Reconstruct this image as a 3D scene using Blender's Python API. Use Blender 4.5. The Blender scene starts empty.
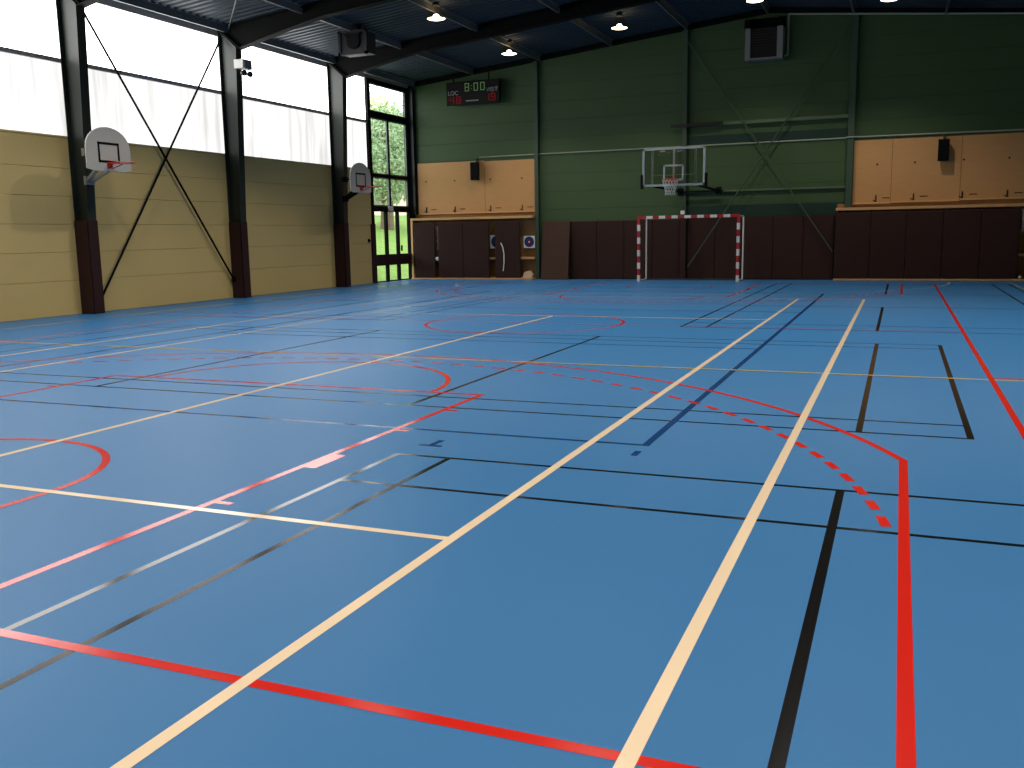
import bpy, bmesh, math, random
from mathutils import Vector, Matrix
random.seed(7)
S = bpy.context.scene
C = bpy.context.collection
PI = math.pi

# ---------------------------------------------------------------- materials
def lin(c):
    return tuple(((v/255)/12.92 if v/255 <= .04045 else ((v/255+.055)/1.055)**2.4) for v in c) + (1,)

def mat(name, rgb, rough=.6, spec=.5, metal=0., noise=0., nscale=8., bump=0., bscale=60., stretch=None, coat=0.):
    m = bpy.data.materials.new(name); m.use_nodes = True
    nt = m.node_tree; b = nt.nodes['Principled BSDF']
    b.inputs['Base Color'].default_value = lin(rgb)
    b.inputs['Roughness'].default_value = rough
    b.inputs['Metallic'].default_value = metal
    b.inputs['Specular IOR Level'].default_value = spec
    tc = nt.nodes.new('ShaderNodeTexCoord')
    src = tc.outputs['Object']
    if stretch:
        mp = nt.nodes.new('ShaderNodeMapping'); mp.inputs['Scale'].default_value = stretch
        nt.links.new(src, mp.inputs['Vector']); src = mp.outputs['Vector']
    if noise:
        n = nt.nodes.new('ShaderNodeTexNoise'); n.inputs['Scale'].default_value = nscale
        n.inputs['Detail'].default_value = 5
        nt.links.new(src, n.inputs['Vector'])
        mx = nt.nodes.new('ShaderNodeMix'); mx.data_type = 'RGBA'
        c = lin(rgb)
        mx.inputs['A'].default_value = tuple(v*(1-noise) for v in c[:3]) + (1,)
        mx.inputs['B'].default_value = tuple(min(1, v*(1+noise)) for v in c[:3]) + (1,)
        nt.links.new(n.outputs['Fac'], mx.inputs['Factor'])
        nt.links.new(mx.outputs['Result'], b.inputs['Base Color'])
    if bump:
        n2 = nt.nodes.new('ShaderNodeTexNoise'); n2.inputs['Scale'].default_value = bscale
        nt.links.new(src, n2.inputs['Vector'])
        bp = nt.nodes.new('ShaderNodeBump'); bp.inputs['Strength'].default_value = bump
        bp.inputs['Distance'].default_value = .01
        nt.links.new(n2.outputs['Fac'], bp.inputs['Height'])
        nt.links.new(bp.outputs['Normal'], b.inputs['Normal'])
    return m

def emis(name, rgb, strength):
    m = bpy.data.materials.new(name); m.use_nodes = True
    nt = m.node_tree; nt.nodes.clear()
    e = nt.nodes.new('ShaderNodeEmission'); o = nt.nodes.new('ShaderNodeOutputMaterial')
    e.inputs['Color'].default_value = lin(rgb); e.inputs['Strength'].default_value = strength
    nt.links.new(e.outputs[0], o.inputs['Surface'])
    return m

def glass(name, tint=(1, 1, 1), refl=1.0):
    """clear pane: lets light straight through, mirrors by Fresnel"""
    m = bpy.data.materials.new(name); m.use_nodes = True
    nt = m.node_tree; nt.nodes.clear()
    t = nt.nodes.new('ShaderNodeBsdfTransparent'); t.inputs['Color'].default_value = (*tint, 1)
    g = nt.nodes.new('ShaderNodeBsdfGlossy'); g.inputs['Roughness'].default_value = .02
    f = nt.nodes.new('ShaderNodeFresnel'); f.inputs['IOR'].default_value = 1.45
    mu = nt.nodes.new('ShaderNodeMath'); mu.operation = 'MULTIPLY'; mu.inputs[1].default_value = refl
    mx = nt.nodes.new('ShaderNodeMixShader'); o = nt.nodes.new('ShaderNodeOutputMaterial')
    ge = nt.nodes.new('ShaderNodeNewGeometry'); iv = nt.nodes.new('ShaderNodeMath'); iv.operation = 'SUBTRACT'; iv.inputs[0].default_value = 1
    nt.links.new(ge.outputs['Backfacing'], iv.inputs[1])
    m2 = nt.nodes.new('ShaderNodeMath'); m2.operation = 'MULTIPLY'
    nt.links.new(f.outputs[0], mu.inputs[0]); nt.links.new(mu.outputs[0], m2.inputs[0]); nt.links.new(iv.outputs[0], m2.inputs[1])
    nt.links.new(m2.outputs[0], mx.inputs['Fac'])
    nt.links.new(t.outputs[0], mx.inputs[1]); nt.links.new(g.outputs[0], mx.inputs[2])
    nt.links.new(mx.outputs[0], o.inputs['Surface'])
    return m

def sheet_mat(name, strength, streak):
    """daylit polycarbonate: gives off the daylight behind it; vertical streaks dim it a little"""
    m = bpy.data.materials.new(name); m.use_nodes = True
    nt = m.node_tree; nt.nodes.clear()
    tc = nt.nodes.new('ShaderNodeTexCoord')
    mp = nt.nodes.new('ShaderNodeMapping'); mp.inputs['Scale'].default_value = (1, 2.6, .25)
    n = nt.nodes.new('ShaderNodeTexNoise'); n.inputs['Scale'].default_value = 1.6; n.inputs['Detail'].default_value = 3
    rp = nt.nodes.new('ShaderNodeMapRange')
    rp.inputs['From Min'].default_value = .3; rp.inputs['From Max'].default_value = .72
    rp.inputs['To Min'].default_value = strength*(1-streak); rp.inputs['To Max'].default_value = strength
    e = nt.nodes.new('ShaderNodeEmission'); e.inputs['Color'].default_value = lin((255, 253, 251))
    o = nt.nodes.new('ShaderNodeOutputMaterial')
    nt.links.new(tc.outputs['Object'], mp.inputs['Vector']); nt.links.new(mp.outputs[0], n.inputs['Vector'])
    nt.links.new(n.outputs['Fac'], rp.inputs['Value']); nt.links.new(rp.outputs[0], e.inputs['Strength'])
    nt.links.new(e.outputs[0], o.inputs['Surface'])
    return m

M = dict(
    floor=mat('floor_vinyl', (52, 118, 177), .42, .25, noise=.04, nscale=.7, bump=.03, bscale=260),
    red=mat('line_red', (218, 38, 26), .16, .5),
    cream=mat('line_cream', (252, 228, 196), .16, .5),
    black=mat('line_black', (20, 19, 20), .16, .5),
    blue=mat('line_blue', (16, 66, 128), .16, .5),
    yellow=mat('line_yellow', (214, 190, 110), .16, .5),
    white=mat('line_white', (190, 205, 214), .2, .5),
    purlin=mat('purlin_grey', (98, 100, 98), .5, .4),
    girt=mat('girt_green', (84, 100, 72), .5, .4),
    yellow_wall=mat('wall_yellow', (206, 182, 122), .6, .3, noise=.06, nscale=.8),
    green_wall=mat('wall_green', (60, 82, 48), .55, .3, noise=.08, nscale=.9),
    green_dark=mat('wall_green_dark', (26, 50, 38), .55, .3),
    steel=mat('steel_dark_green', (32, 40, 35), .45, .5),
    steel_mid=mat('steel_green', (56, 74, 56), .5, .4),
    steel_black=mat('steel_black', (8, 9, 9), .7, .1),
    deck=mat('roof_deck', (46, 55, 62), .5, .12, noise=.06, nscale=.6),
    rail_glare=mat('rail_glare', (186, 174, 166), .5, .4),  # lens glare round the backlit rails is put into this pale colour
    mat_maroon=mat('padding_maroon', (50, 25, 24), .6, .3, noise=.1, nscale=6, bump=.05),
    mat_brown=mat('padding_brown', (54, 33, 28), .75, .2, noise=.08, nscale=5, bump=.08),
    mat_tan=mat('padding_tan_brown', (74, 52, 41), .75, .2, noise=.08, nscale=5, bump=.08),
    ply=mat('plywood', (196, 146, 92), .6, .3, noise=.09, nscale=3, stretch=(1, 1, 5)),
    timber=mat('timber', (206, 158, 106), .6, .3, noise=.1, nscale=4, stretch=(1, 6, 6)),
    ply_dim=mat('plywood_shade', (150, 112, 66), .65, .3, noise=.1, nscale=3),  # plywood darkened in colour for the shadow behind the shelving
    black_plastic=mat('black_plastic', (9, 9, 10), .55, .15),
    white_paint=mat('white_paint', (226, 226, 222), .45, .5),
    grey_paint=mat('grey_paint', (120, 122, 120), .5, .4),
    board_white=mat('board_white', (190, 188, 182), .4, .5),
    grey_dark=mat('grey_dark', (40, 40, 43), .5, .4),
    louvre=mat('louvre_brown', (20, 14, 13), .5, .4),
    rim=mat('rim_red', (196, 40, 34), .4, .5),
    rim_orange=mat('rim_orange', (222, 74, 40), .4, .5),
    goal_red=mat('goal_red', (176, 28, 34), .4, .5),
    net=mat('net_white', (222, 222, 214), .8, .2),
    metal=mat('galvanised', (165, 168, 168), .35, .5, metal=.6),
    conduit=mat('conduit_pale', (150, 158, 138), .5, .4),
    foam=mat('foam_beige', (224, 200, 166), .8, .2, noise=.06, nscale=9),
    paper=mat('paper_white', (228, 226, 220), .7, .2),
    t_black=mat('target_black', (38, 36, 46), .7, .2),
    t_blue=mat('target_blue', (44, 66, 132), .7, .2),
    t_red=mat('target_red', (176, 44, 48), .7, .2),
    grass=mat('grass', (116, 146, 74), .9, .1, noise=.35, nscale=3),
    bark=mat('bark', (112, 98, 82), .9, .1, noise=.25, nscale=6),
    leaf=mat('leaf', (140, 164, 122), .6, .3, noise=.3, nscale=1.2),
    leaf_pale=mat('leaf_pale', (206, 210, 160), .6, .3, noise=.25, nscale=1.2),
    house=mat('house_render', (232, 214, 196), .8, .2),
    house_roof=mat('house_roof', (150, 116, 100), .8, .2),
    soffit=mat('lamp_reflector', (190, 170, 150), .3, .5),
    bulb=emis('lamp_glow', (255, 228, 184), 5),
    led_green=emis('led_green', (150, 210, 130), .13),
    led_red=emis('led_red', (220, 40, 50), .13),
    print_grey=mat('printed_grey', (150, 152, 156), .6, .2),
    glass=glass('window_glass'),
    board_glass=glass('board_glass', (.86, .86, .84), 1.3),
    lamp_glass=glass('lamp_glass', (.93, .88, .82), 1.2),
    sheet_up=sheet_mat('polycarbonate_upper', 3.8, .1),
    sheet_low=sheet_mat('polycarbonate_lower', .92, .42),
)

# ---------------------------------------------------------------- mesh helpers
class MB:
    def __init__(s): s.bm = bmesh.new()
    def box(s, x0, x1, y0, y1, z0, z1, bev=0):
        r = bmesh.ops.create_cube(s.bm, size=1)
        vs = r['verts']
        bmesh.ops.scale(s.bm, vec=(abs(x1-x0), abs(y1-y0), abs(z1-z0)), verts=vs)
        bmesh.ops.translate(s.bm, vec=((x0+x1)/2, (y0+y1)/2, (z0+z1)/2), verts=vs)
        if bev:
            es = list({e for v in vs for e in v.link_edges})
            bmesh.ops.bevel(s.bm, geom=es, offset=bev, segments=2, affect='EDGES', profile=.5)
        return s
    def rod(s, a, b, r, n=10, r2=None):
        a, b = Vector(a), Vector(b); d = b-a
        q = bmesh.ops.create_cone(s.bm, cap_ends=True, segments=n, radius1=r, radius2=r if r2 is None else r2, depth=d.length)
        bmesh.ops.transform(s.bm, matrix=Matrix.Translation((a+b)/2) @ d.to_track_quat('Z', 'Y').to_matrix().to_4x4(), verts=q['verts'])
        return s
    def beam(s, a, b, w, h, up=(0, 0, 1)):
        """square tube from a to b"""
        a, b = Vector(a), Vector(b); d = (b-a); L = d.length; d.normalize()
        u = Vector(up); sx = d.cross(u)
        if sx.length < 1e-4: sx = d.cross(Vector((1, 0, 0)))
        sx.normalize(); u = sx.cross(d)
        q = bmesh.ops.create_cube(s.bm, size=1)['verts']
        m = Matrix((sx*w, d*L, u*h)).transposed().to_4x4(); m.translation = (a+b)/2
        bmesh.ops.transform(s.bm, matrix=m, verts=q)
        return s
    def prism(s, pts, axis, a, b):
        """polygon pts (2-D) extruded along axis from a to b; axis 'y': pts are (x,z); 'x': (y,z); 'z': (x,y)"""
        def P(p, t):
            return {'y': (p[0], t, p[1]), 'x': (t, p[0], p[1]), 'z': (p[0], p[1], t)}[axis]
        va = [s.bm.verts.new(P(p, a)) for p in pts]; vb = [s.bm.verts.new(P(p, b)) for p in pts]
        n = len(pts)
        s.bm.faces.new(va); s.bm.faces.new(vb[::-1])
        for i in range(n):
            s.bm.faces.new((va[i], vb[i], vb[(i+1) % n], va[(i+1) % n]))
        return s
    def lathe(s, prof, c, n=24, cap=False):
        rings = []
        for r, z in prof:
            rings.append([s.bm.verts.new((c[0]+r*math.cos(2*PI*k/n), c[1]+r*math.sin(2*PI*k/n), c[2]+z)) for k in range(n)])
        for i in range(len(rings)-1):
            for k in range(n):
                s.bm.faces.new((rings[i][k], rings[i][(k+1) % n], rings[i+1][(k+1) % n], rings[i+1][k]))
        if cap:
            s.bm.faces.new(rings[0][::-1]); s.bm.faces.new(rings[-1])
        return s
    def torus(s, c, R, r, n=32, m=8):
        rings = []
        for i in range(n):
            a = 2*PI*i/n
            rings.append([s.bm.verts.new((c[0]+(R+r*math.cos(2*PI*k/m))*math.cos(a), c[1]+(R+r*math.cos(2*PI*k/m))*math.sin(a), c[2]+r*math.sin(2*PI*k/m))) for k in range(m)])
        for i in range(n):
            for k in range(m):
                s.bm.faces.new((rings[i][k], rings[(i+1) % n][k], rings[(i+1) % n][(k+1) % m], rings[i][(k+1) % m]))
        return s
    def tube(s, pts, r, n=8):
        for a, b in zip(pts[:-1], pts[1:]): s.rod(a, b, r, n)
        return s
    def quad(s, pts):
        s.bm.faces.new([s.bm.verts.new(p) for p in pts]); return s
    def build(s, name, m, parent=None, smooth=False):
        bmesh.ops.recalc_face_normals(s.bm, faces=s.bm.faces)
        me = bpy.data.meshes.new(name); s.bm.to_mesh(me); s.bm.free()
        for f in me.polygons: f.use_smooth = smooth
        if m: me.materials.append(m)
        o = bpy.data.objects.new(name, me); C.objects.link(o)
        if parent:
            o.parent = parent
            o.location = tuple(-v for v in ORG.get(parent.name, (0, 0, 0)))
        return o

ORG = {}
def tag(o, label=None, cat=None, group=None, kind=None):
    for k, v in (('label', label), ('category', cat), ('group', group), ('kind', kind)):
        if v: o[k] = v
    return o
def thing(name, loc, label, cat, group=None, kind=None):
    """Empty at the thing's base; parts are modelled in world coordinates and parented to it"""
    o = bpy.data.objects.new(name, None); o.empty_display_size = .2; C.objects.link(o)
    o.location = loc; ORG[o.name] = loc
    return tag(o, label, cat, group, kind)
def sub(o):
    ORG[o.name] = (0, 0, 0); return o

# ---------------------------------------------------------------- main measures (metres)
H = 1.57
XL, XR, YF, YB = -16.6, 8.5, 31.1, -13.0
RIDGE = -4.05
def deck(x): return 6.98 + .105*((x if x < RIDGE else 2*RIDGE-x) - XL)
FRAMES = (15.63, 20.75, 25.8)
CX, CY = -6.15, 15.62

# ---------------------------------------------------------------- floor and markings
fl = tag(MB().box(XL-.15, XR+.15, YB-.15, YF+.15, -.2, 0).build('floor', M['floor']), 'blue sports hall floor', 'floor', kind='structure')
sub(fl)
LZ = dict(black=.0004, blue=.0006, yellow=.0008, white=.001, red=.0012, cream=.0014)
class Lines:
    def __init__(s, z): s.b = MB(); s.z = z
    def seg(s, x0, y0, x1, y1, w=.05):
        d = Vector((x1-x0, y1-y0)); L = d.length; d /= L; n = Vector((-d.y, d.x))*w/2
        e = d*w/2 if False else Vector((0, 0))
        s.b.quad([(x0+n.x-e.x, y0+n.y-e.y, s.z), (x0-n.x-e.x, y0-n.y-e.y, s.z), (x1-n.x+e.x, y1-n.y+e.y, s.z), (x1+n.x+e.x, y1+n.y+e.y, s.z)])
        s.z += .000002
    def arc(s, cx, cy, r, a0, a1, w=.05, n=64):
        n = max(2, int(n*abs(a1-a0)/(2*PI))+1)
        P = [(math.cos(a0+(a1-a0)*i/n), math.sin(a0+(a1-a0)*i/n)) for i in range(n+1)]
        for (c0, s0), (c1, s1) in zip(P[:-1], P[1:]):
            s.b.quad([(cx+(r-w/2)*c0, cy+(r-w/2)*s0, s.z), (cx+(r+w/2)*c0, cy+(r+w/2)*s0, s.z), (cx+(r+w/2)*c1, cy+(r+w/2)*s1, s.z), (cx+(r-w/2)*c1, cy+(r-w/2)*s1, s.z)])
        s.z += .000002
    def rect(s, x0, y0, x1, y1):
        s.b.quad([(x0, y0, s.z), (x1, y0, s.z), (x1, y1, s.z), (x0, y1, s.z)]); s.z += .000002
    def done(s, name, m): return s.b.build(name, M[m], fl)

# badminton, black
W = .042
def badminton_long(x0, x1, y0, y1, name):
    l = Lines(LZ['black']); s, ls, ss = .42, .77, 1.98
    xm, ym = (x0+x1)/2, (y0+y1)/2
    for x in (x0, x0+s, x1-s, x1): l.seg(x, y0-W/2, x, y1+W/2, W)
    for y in (y0, y0+ls, ym-ss, ym+ss, y1-ls, y1): l.seg(x0, y, x1, y, W)
    l.seg(xm, y0, xm, ym-ss, .05); l.seg(xm, ym+ss, xm, y1, .05)
    return l.done(name, 'black')
badminton_long(-3.33, 2.79, -7.54, 5.86, 'badminton_lines')
badminton_long(-3.33, 2.79, 15.50, 28.90, 'badminton_lines')
badminton_long(-15.09, -8.97, 15.50, 28.90, 'badminton_lines')
l = Lines(LZ['black'])
bx0, bx1, by0, by1 = -12.85, .555, 7.65, 13.78
for y in (by0, by0+.5, by1-.46, by1): l.seg(bx0-W/2, y, bx1+W/2, y, W)
for x in (bx0, bx0+.79, -8.09, -4.21, bx1-.79, bx1): l.seg(x, by0, x, by1, .05)
l.seg(bx0, 10.72, -8.09, 10.72, W); l.seg(-4.21, 10.72, bx1, 10.72, W)
l.done('badminton_lines', 'black')

# volleyball, dark blue
l = Lines(LZ['blue']); vx0, vx1, vy0, vy1 = -10.64, -1.69, 6.69, 24.5
for x in (vx0, vx1): l.seg(x, vy0-.025, x, vy1+.025, .06)
for y in (vy0, vy1, 12.77, 18.7): l.seg(vx0, y, vx1, y, .05)
l.seg(vx1, 6.34, vx1, 6.49, .05); l.seg(vx0, 6.34, vx0, 6.49, .05)
l.seg(-3.33, 6.18, -3.13, 6.18, .05); l.seg(-3.23, 6.18, -3.22, 6.37, .05)
l.done('volleyball_lines', 'blue')

# handball, yellow with a white goal area
l = Lines(LZ['yellow'])
l.seg(-15.2, 10.75, 2.92, 10.75, .055)
for x in (-15.2, 2.92): l.seg(x, -8.2, x, 29.72, .05)
l.seg(-15.2, 29.72, 2.92, 29.72, .05)
l.done('handball_lines', 'yellow')
l = Lines(LZ['white'])
l.arc(CX+1.5, 29.72, 6, 0, PI/2, .06); l.arc(CX-1.5, 29.72, 6, PI/2, PI, .06)
l.b.bm.free(); l = Lines(LZ['white'])
l.arc(CX+1.5, 29.72, 6, -PI/2, 0, .06); l.arc(CX-1.5, 29.72, 6, PI, 1.5*PI, .06)
l.seg(CX-1.5, 23.72, CX+1.5, 23.72, .06)
l.done('goal_area_line', 'white')

# basketball, red
l = Lines(LZ['red']); BW = .055
yb0, yb1 = 2.548, 2*CY-2.548
sx = 7.09
for x in (CX-sx, CX+sx): l.seg(x, yb0-BW/2, x, yb1+BW/2, BW)
for y in (yb0, yb1): l.seg(CX-sx, y, CX+sx, y, BW)
l.seg(CX-sx, CY+.02, CX+sx, CY+.02, .035)
l.arc(CX-.03, CY, 1.77, 0, 2*PI, BW)
for e in (0, 1):
    f = (lambda y: y) if e == 0 else (lambda y: 2*CY-y)
    A = (lambda a: a) if e == 0 else (lambda a: -a)
    yk = 4.19; hx = 6.235
    a0 = math.acos(hx/6.75)
    l.arc(CX, f(yk), 6.75, A(a0), A(PI-a0), BW, 160)
    for s in (-1, 1): l.seg(CX+s*hx, f(yb0), CX+s*hx, f(yk+6.75*math.sin(a0)+.02), .056)
    per = .312/6.23; a = math.radians(10.15)
    while a < PI-math.radians(9.8):
        l.arc(CX, f(yk), 6.23, A(a-.095/6.23), A(a+.095/6.23), BW, 400); a += per
    l.arc(CX, f(yk), 1.21, 0, A(PI), BW)
    for s in (-1, 1): l.seg(CX+s*1.21, f(yk), CX+s*1.21, f(yk-.375), BW)
    kx = 2.37; yft = 8.37
    for s in (-1, 1):
        x = CX+s*kx
        l.seg(x, f(yb0), x, f(yft+BW/2), BW)
        for y in (4.39, 6.6, 7.52): l.seg(x, f(y), x+s*.14, f(y), .05)
        l.rect(min(x, x+s*.12), min(f(5.29), f(5.7)), max(x, x+s*.12), max(f(5.29), f(5.7)))
    l.seg(CX-kx, f(yft), CX+kx, f(yft), BW)
    l.arc(CX, f(yft), 1.8, 0, A(PI), BW)
    for s in (-1, 1): l.seg(CX+s*sx, f(10.87), CX+s*(sx+.3), f(10.87), .05)
l.done('basketball_lines', 'red')

# tennis, cream
l = Lines(LZ['cream']); TW = .06
for x in (-.691, -11.61, -2.106, -10.19): l.seg(x, -1.3, x, 22.45, TW)
l.seg(-11.61, 22.42, -.66, 22.42, .05); l.seg(-11.61, -1.3, -.66, -1.3, TW)
for y in (4.235, 17.05): l.seg(-10.19, y, -2.106, y, .055)
l.seg(CX, 4.235, CX, 17.05, TW)
l.done('tennis_lines', 'cream')

# ---------------------------------------------------------------- shell
def bars(b, x0, x1, y0, y1, zs, gap=.007, bev=.004):
    for za, zb in zip(zs[:-1], zs[1:]): b.box(x0, x1, y0, y1, za+gap/2, zb-gap/2, bev)
b = MB()
bars(b, XL-.15, XL, YB, 28.08, [0, .74, 1.35, 1.94, 2.53, 3.12, 3.76])
b.box(XL-.14, XL-.02, YB, 28.08, 0, 3.75)
tag(b.build('wall_left', M['yellow_wall']), 'pale yellow cladding wall below the daylight strip', 'wall', kind='structure')
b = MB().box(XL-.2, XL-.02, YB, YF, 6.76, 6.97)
tag(b.build('trim_1', M['rail_glare']), 'dark eaves band above the daylight strip', 'trim', kind='structure')
# far wall: gable with horizontal cladding joints
b = MB()
zs = [0.0, .6, 1.2, 1.8, 2.4, 3.0, 3.6, 4.2, 4.8, 5.4, 6.0, 6.6, 7.2, 7.8, 8.4]
for za, zb in zip(zs[:-1], zs[1:]):
    za, zb = za+.003, zb-.003
    if zb <= deck(XL): b.box(XL-.15, XR+.15, YF, YF+.15, za, zb, .003)
    else:
        xa = XL + max(0, (za-6.98)/.105); xb = XL + max(0, (zb-6.98)/.105)
        xa, xb = min(xa, RIDGE), min(xb, RIDGE)
        if za < deck(RIDGE):
            p = [(xa, za), (2*RIDGE-xa, za)]
            p += [(2*RIDGE-xb, min(zb, 8.3)), (xb, min(zb, 8.3))] if xb < RIDGE-.01 else [(RIDGE, 8.29)]
            b.prism(p, 'y', YF, YF+.15)
b.box(XL-.15, XR+.15, YF+.02, YF+.14, 0, 6.96)
b.prism([(XL, 6.96), (XR, 6.96), (RIDGE, 8.29)], 'y', YF+.02, YF+.14)
tag(b.build('wall_far', M['green_wall']), 'dark green clad gable wall', 'wall', kind='structure')
tag(MB().box(XR, XR+.15, YB, YF, 0, 7.0).build('wall_right', M['yellow_wall']), 'pale yellow side wall', 'wall', kind='structure')
b = MB().prism([(XL, 0), (XR, 0), (XR, 6.96), (RIDGE, 8.29), (XL, 6.96)], 'y', YB-.15, YB)
tag(b.build('wall_back', M['green_wall']), 'green gable wall behind the camera', 'wall', kind='structure')
# ceiling: trapezoidal steel deck, ribs run down the slope
b = MB()
per, dep = .25, .035
prof = []
y = YB-.1
while y < YF+.1:
    prof += [(y, dep), (y+.09, dep), (y+.125, 0), (y+.215, 0)]; y += per
for xa, xb in ((XL-.25, RIDGE), (RIDGE, XR+.25)):
    ra = [b.bm.verts.new((xa, yy, deck(xa)+z)) for yy, z in prof]; rb = [b.bm.verts.new((xb, yy, deck(xb)+z)) for yy, z in prof]
    ta = [b.bm.verts.new((xa, yy, deck(xa)+.12)) for yy in (prof[0][0], prof[-1][0])]
    for i in range(len(prof)-1): b.bm.faces.new((ra[i], ra[i+1], rb[i+1], rb[i]))
    tb = [b.bm.verts.new((xb, yy, deck(xb)+.12)) for yy in (prof[0][0], prof[-1][0])]
    b.bm.faces.new((ta[0], tb[0], tb[1], ta[1]))
tag(b.build('ceiling', M['deck']), 'dark ribbed steel roof deck', 'ceiling', kind='structure')
# end-wall rafter along the gable
b = MB()
for xa, xb in ((XL, RIDGE), (RIDGE, XR)):
    b.prism([(xa, deck(xa)-.14), (xb, deck(xb)-.14), (xb, deck(xb)), (xa, deck(xa))], 'y', YF-.18, YF)
tag(b.build('trim_2', M['steel_black']), 'dark end rafter along the top of the green gable wall', 'trim', kind='structure')
# painted bands of the bay behind the basket
b = MB().box(-6.5, -1.64, YF-.012, YF, 4.34, 4.6); b.box(-6.5, -1.64, YF-.012, YF, 2.02, 2.38)
tag(b.build('trim_3', M['green_dark']), 'darker green bands on the far wall beside the basket', 'trim', kind='structure')

# purlins
pur_lab = ['along the eaves over the daylight strip', 'second from the daylight strip, above the square unit', 'third from the daylight strip', 'fourth from the daylight strip', 'fifth from the daylight strip', 'under the ridge', 'first past the ridge', 'second past the ridge', 'third past the ridge', 'fourth past the ridge']
for i, lab in enumerate(pur_lab):
    x = -16.32 if i == 0 else -16.5+2.5*i - (.02 if i < 5 else .05)
    zt = deck(x)
    b = MB()
    b.box(x-.008, x+.008, YB, YF-.18, zt-.17, zt-.002)
    b.box(x-.06, x+.008, YB, YF-.18, zt-.17, zt-.158); b.box(x-.008, x+.06, YB, YF-.18, zt-.014, zt-.002)
    tag(b.build('roof_purlin', M['purlin']), 'grey green roof purlin, ' + lab, 'purlin', 'roof purlins')

# ---------------------------------------------------------------- portal frames
fl_lab = ['dark steel portal frame whose padded column carries the fan-shaped basket with pale arms',
          'dark steel portal frame with the twin-spot emergency light on its column',
          'dark steel portal frame beside the glazed corner, carrying the basket with dark arms']
LOW = [(-16.03, 6.40), (-14.5, 6.74), (-13.4, 6.95), (-12.1, 7.07), (RIDGE, 7.90)]
for fy, lab in zip(FRAMES, fl_lab):
    t = thing('portal_frame', (XL+.3, fy, 0), lab, 'steel frame', 'portal frames')
    hw = .115
    for s in (1, -1):
        X = (lambda x: x) if s == 1 else (lambda x: (XR-.0)-(x-XL))
        # column: outer flange, tapered web, inner flange
        b = MB()
        b.prism([(X(XL+.005), 0), (X(XL+.025), 0), (X(XL+.025), 6.9), (X(XL+.005), 6.9)], 'y', fy-hw, fy+hw)
        b.prism([(X(XL+.02), 0), (X(-16.3), 0), (X(-16.06), 6.42), (X(-16.55), 6.86), (X(XL+.02), 6.9)], 'y', fy-.008, fy+.008)
        b.prism([(X(-16.31), 0), (X(-16.29), 0), (X(-16.04), 6.42), (X(-16.06), 6.42)], 'y', fy-hw, fy+hw)
        b.prism([(X(-16.57), 6.87), (X(-16.05), 6.42), (X(-16.04), 6.44), (X(-16.56), 6.9)], 'y', fy-hw, fy+hw)
        b.build('column', M['steel'], t)
        # rafter half: haunched web and two flanges
        lo = LOW; up = [(x, deck(x)-.012) for x, _ in LOW]
        b = MB()
        b.prism([(X(x), z) for x, z in [(-16.56, 6.9)] + lo] + [(X(x), z) for x, z in up[::-1]] + [(X(-16.5), deck(-16.5)-.012)], 'y', fy-.008, fy+.008)
        for (xa, za), (xb, zb) in zip(lo[:-1], lo[1:]):
            b.prism([(X(xa), za), (X(xb), zb), (X(xb), zb+.02), (X(xa), za+.02)], 'y', fy-hw, fy+hw)
        b.prism([(X(-16.5), deck(-16.5)-.032), (X(RIDGE), deck(RIDGE)-.032), (X(RIDGE), deck(RIDGE)-.012), (X(-16.5), deck(-16.5)-.012)], 'y', fy-hw, fy+hw)
        b.prism([(X(-16.55), 6.905), (X(-15.97), 6.44), (X(-15.96), 6.46), (X(-16.53), 6.93)], 'y', fy-hw, fy+hw)
        b.build('rafter', M['steel_black'], t)
pads = ['dark maroon padding round the column foot below the basket with pale arms', 'dark maroon padding round the column foot below the emergency light', 'dark maroon padding round the column foot below the basket with dark arms']
for fy, lab in zip(FRAMES, pads):
    b = MB(); x1 = -16.21; d = .145
    b.box(XL+.005, x1, fy-d, fy-d+.025, .005, 2.02, .008); b.box(XL+.005, x1, fy+d-.025, fy+d, .005, 2.02, .008)
    b.box(x1-.03, x1, fy-d, fy+d, .005, 2.02, .008)
    b.box(XL+.03, x1-.01, fy-d+.02, fy-d+.03, 1.0, 1.01)
    tag(b.build('column_padding', M['mat_maroon']), lab, 'padding', 'column paddings')

# windows: translucent daylight strip, one per bay
edges = [-4.75, .35, 5.45, 10.55, 15.63, 20.75, 25.8, 28.08]
for i, (ya, yb) in enumerate(zip(edges[:-1], edges[1:])):
    w = thing('window_%d' % (i+1), (XL-.08, ya, 3.77), 'bright translucent daylight panel strip in the side wall', 'window', None, 'structure')
    MB().box(XL-.1, XL-.08, ya, yb, 5.385, 6.76).build('upper_sheet', M['sheet_up'], w)
    MB().box(XL-.1, XL-.08, ya, yb, 3.8, 5.345).build('lower_sheet', M['sheet_low'], w)
    MB().box(XL-.13, XL-.02, ya, yb, 5.315, 5.405).build('rail', M['rail_glare'], w)
    MB().box(XL-.15, XL+.01, ya, yb, 3.762, 3.8).build('sill', M['yellow_wall'], w)
MB_ = MB().box(XL-.13, XL-.03, YB, -4.75, 3.77, 6.76)
tag(MB_.build('wall_left_upper', M['yellow_wall']), 'upper side wall behind the camera', 'wall', kind='structure')

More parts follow.
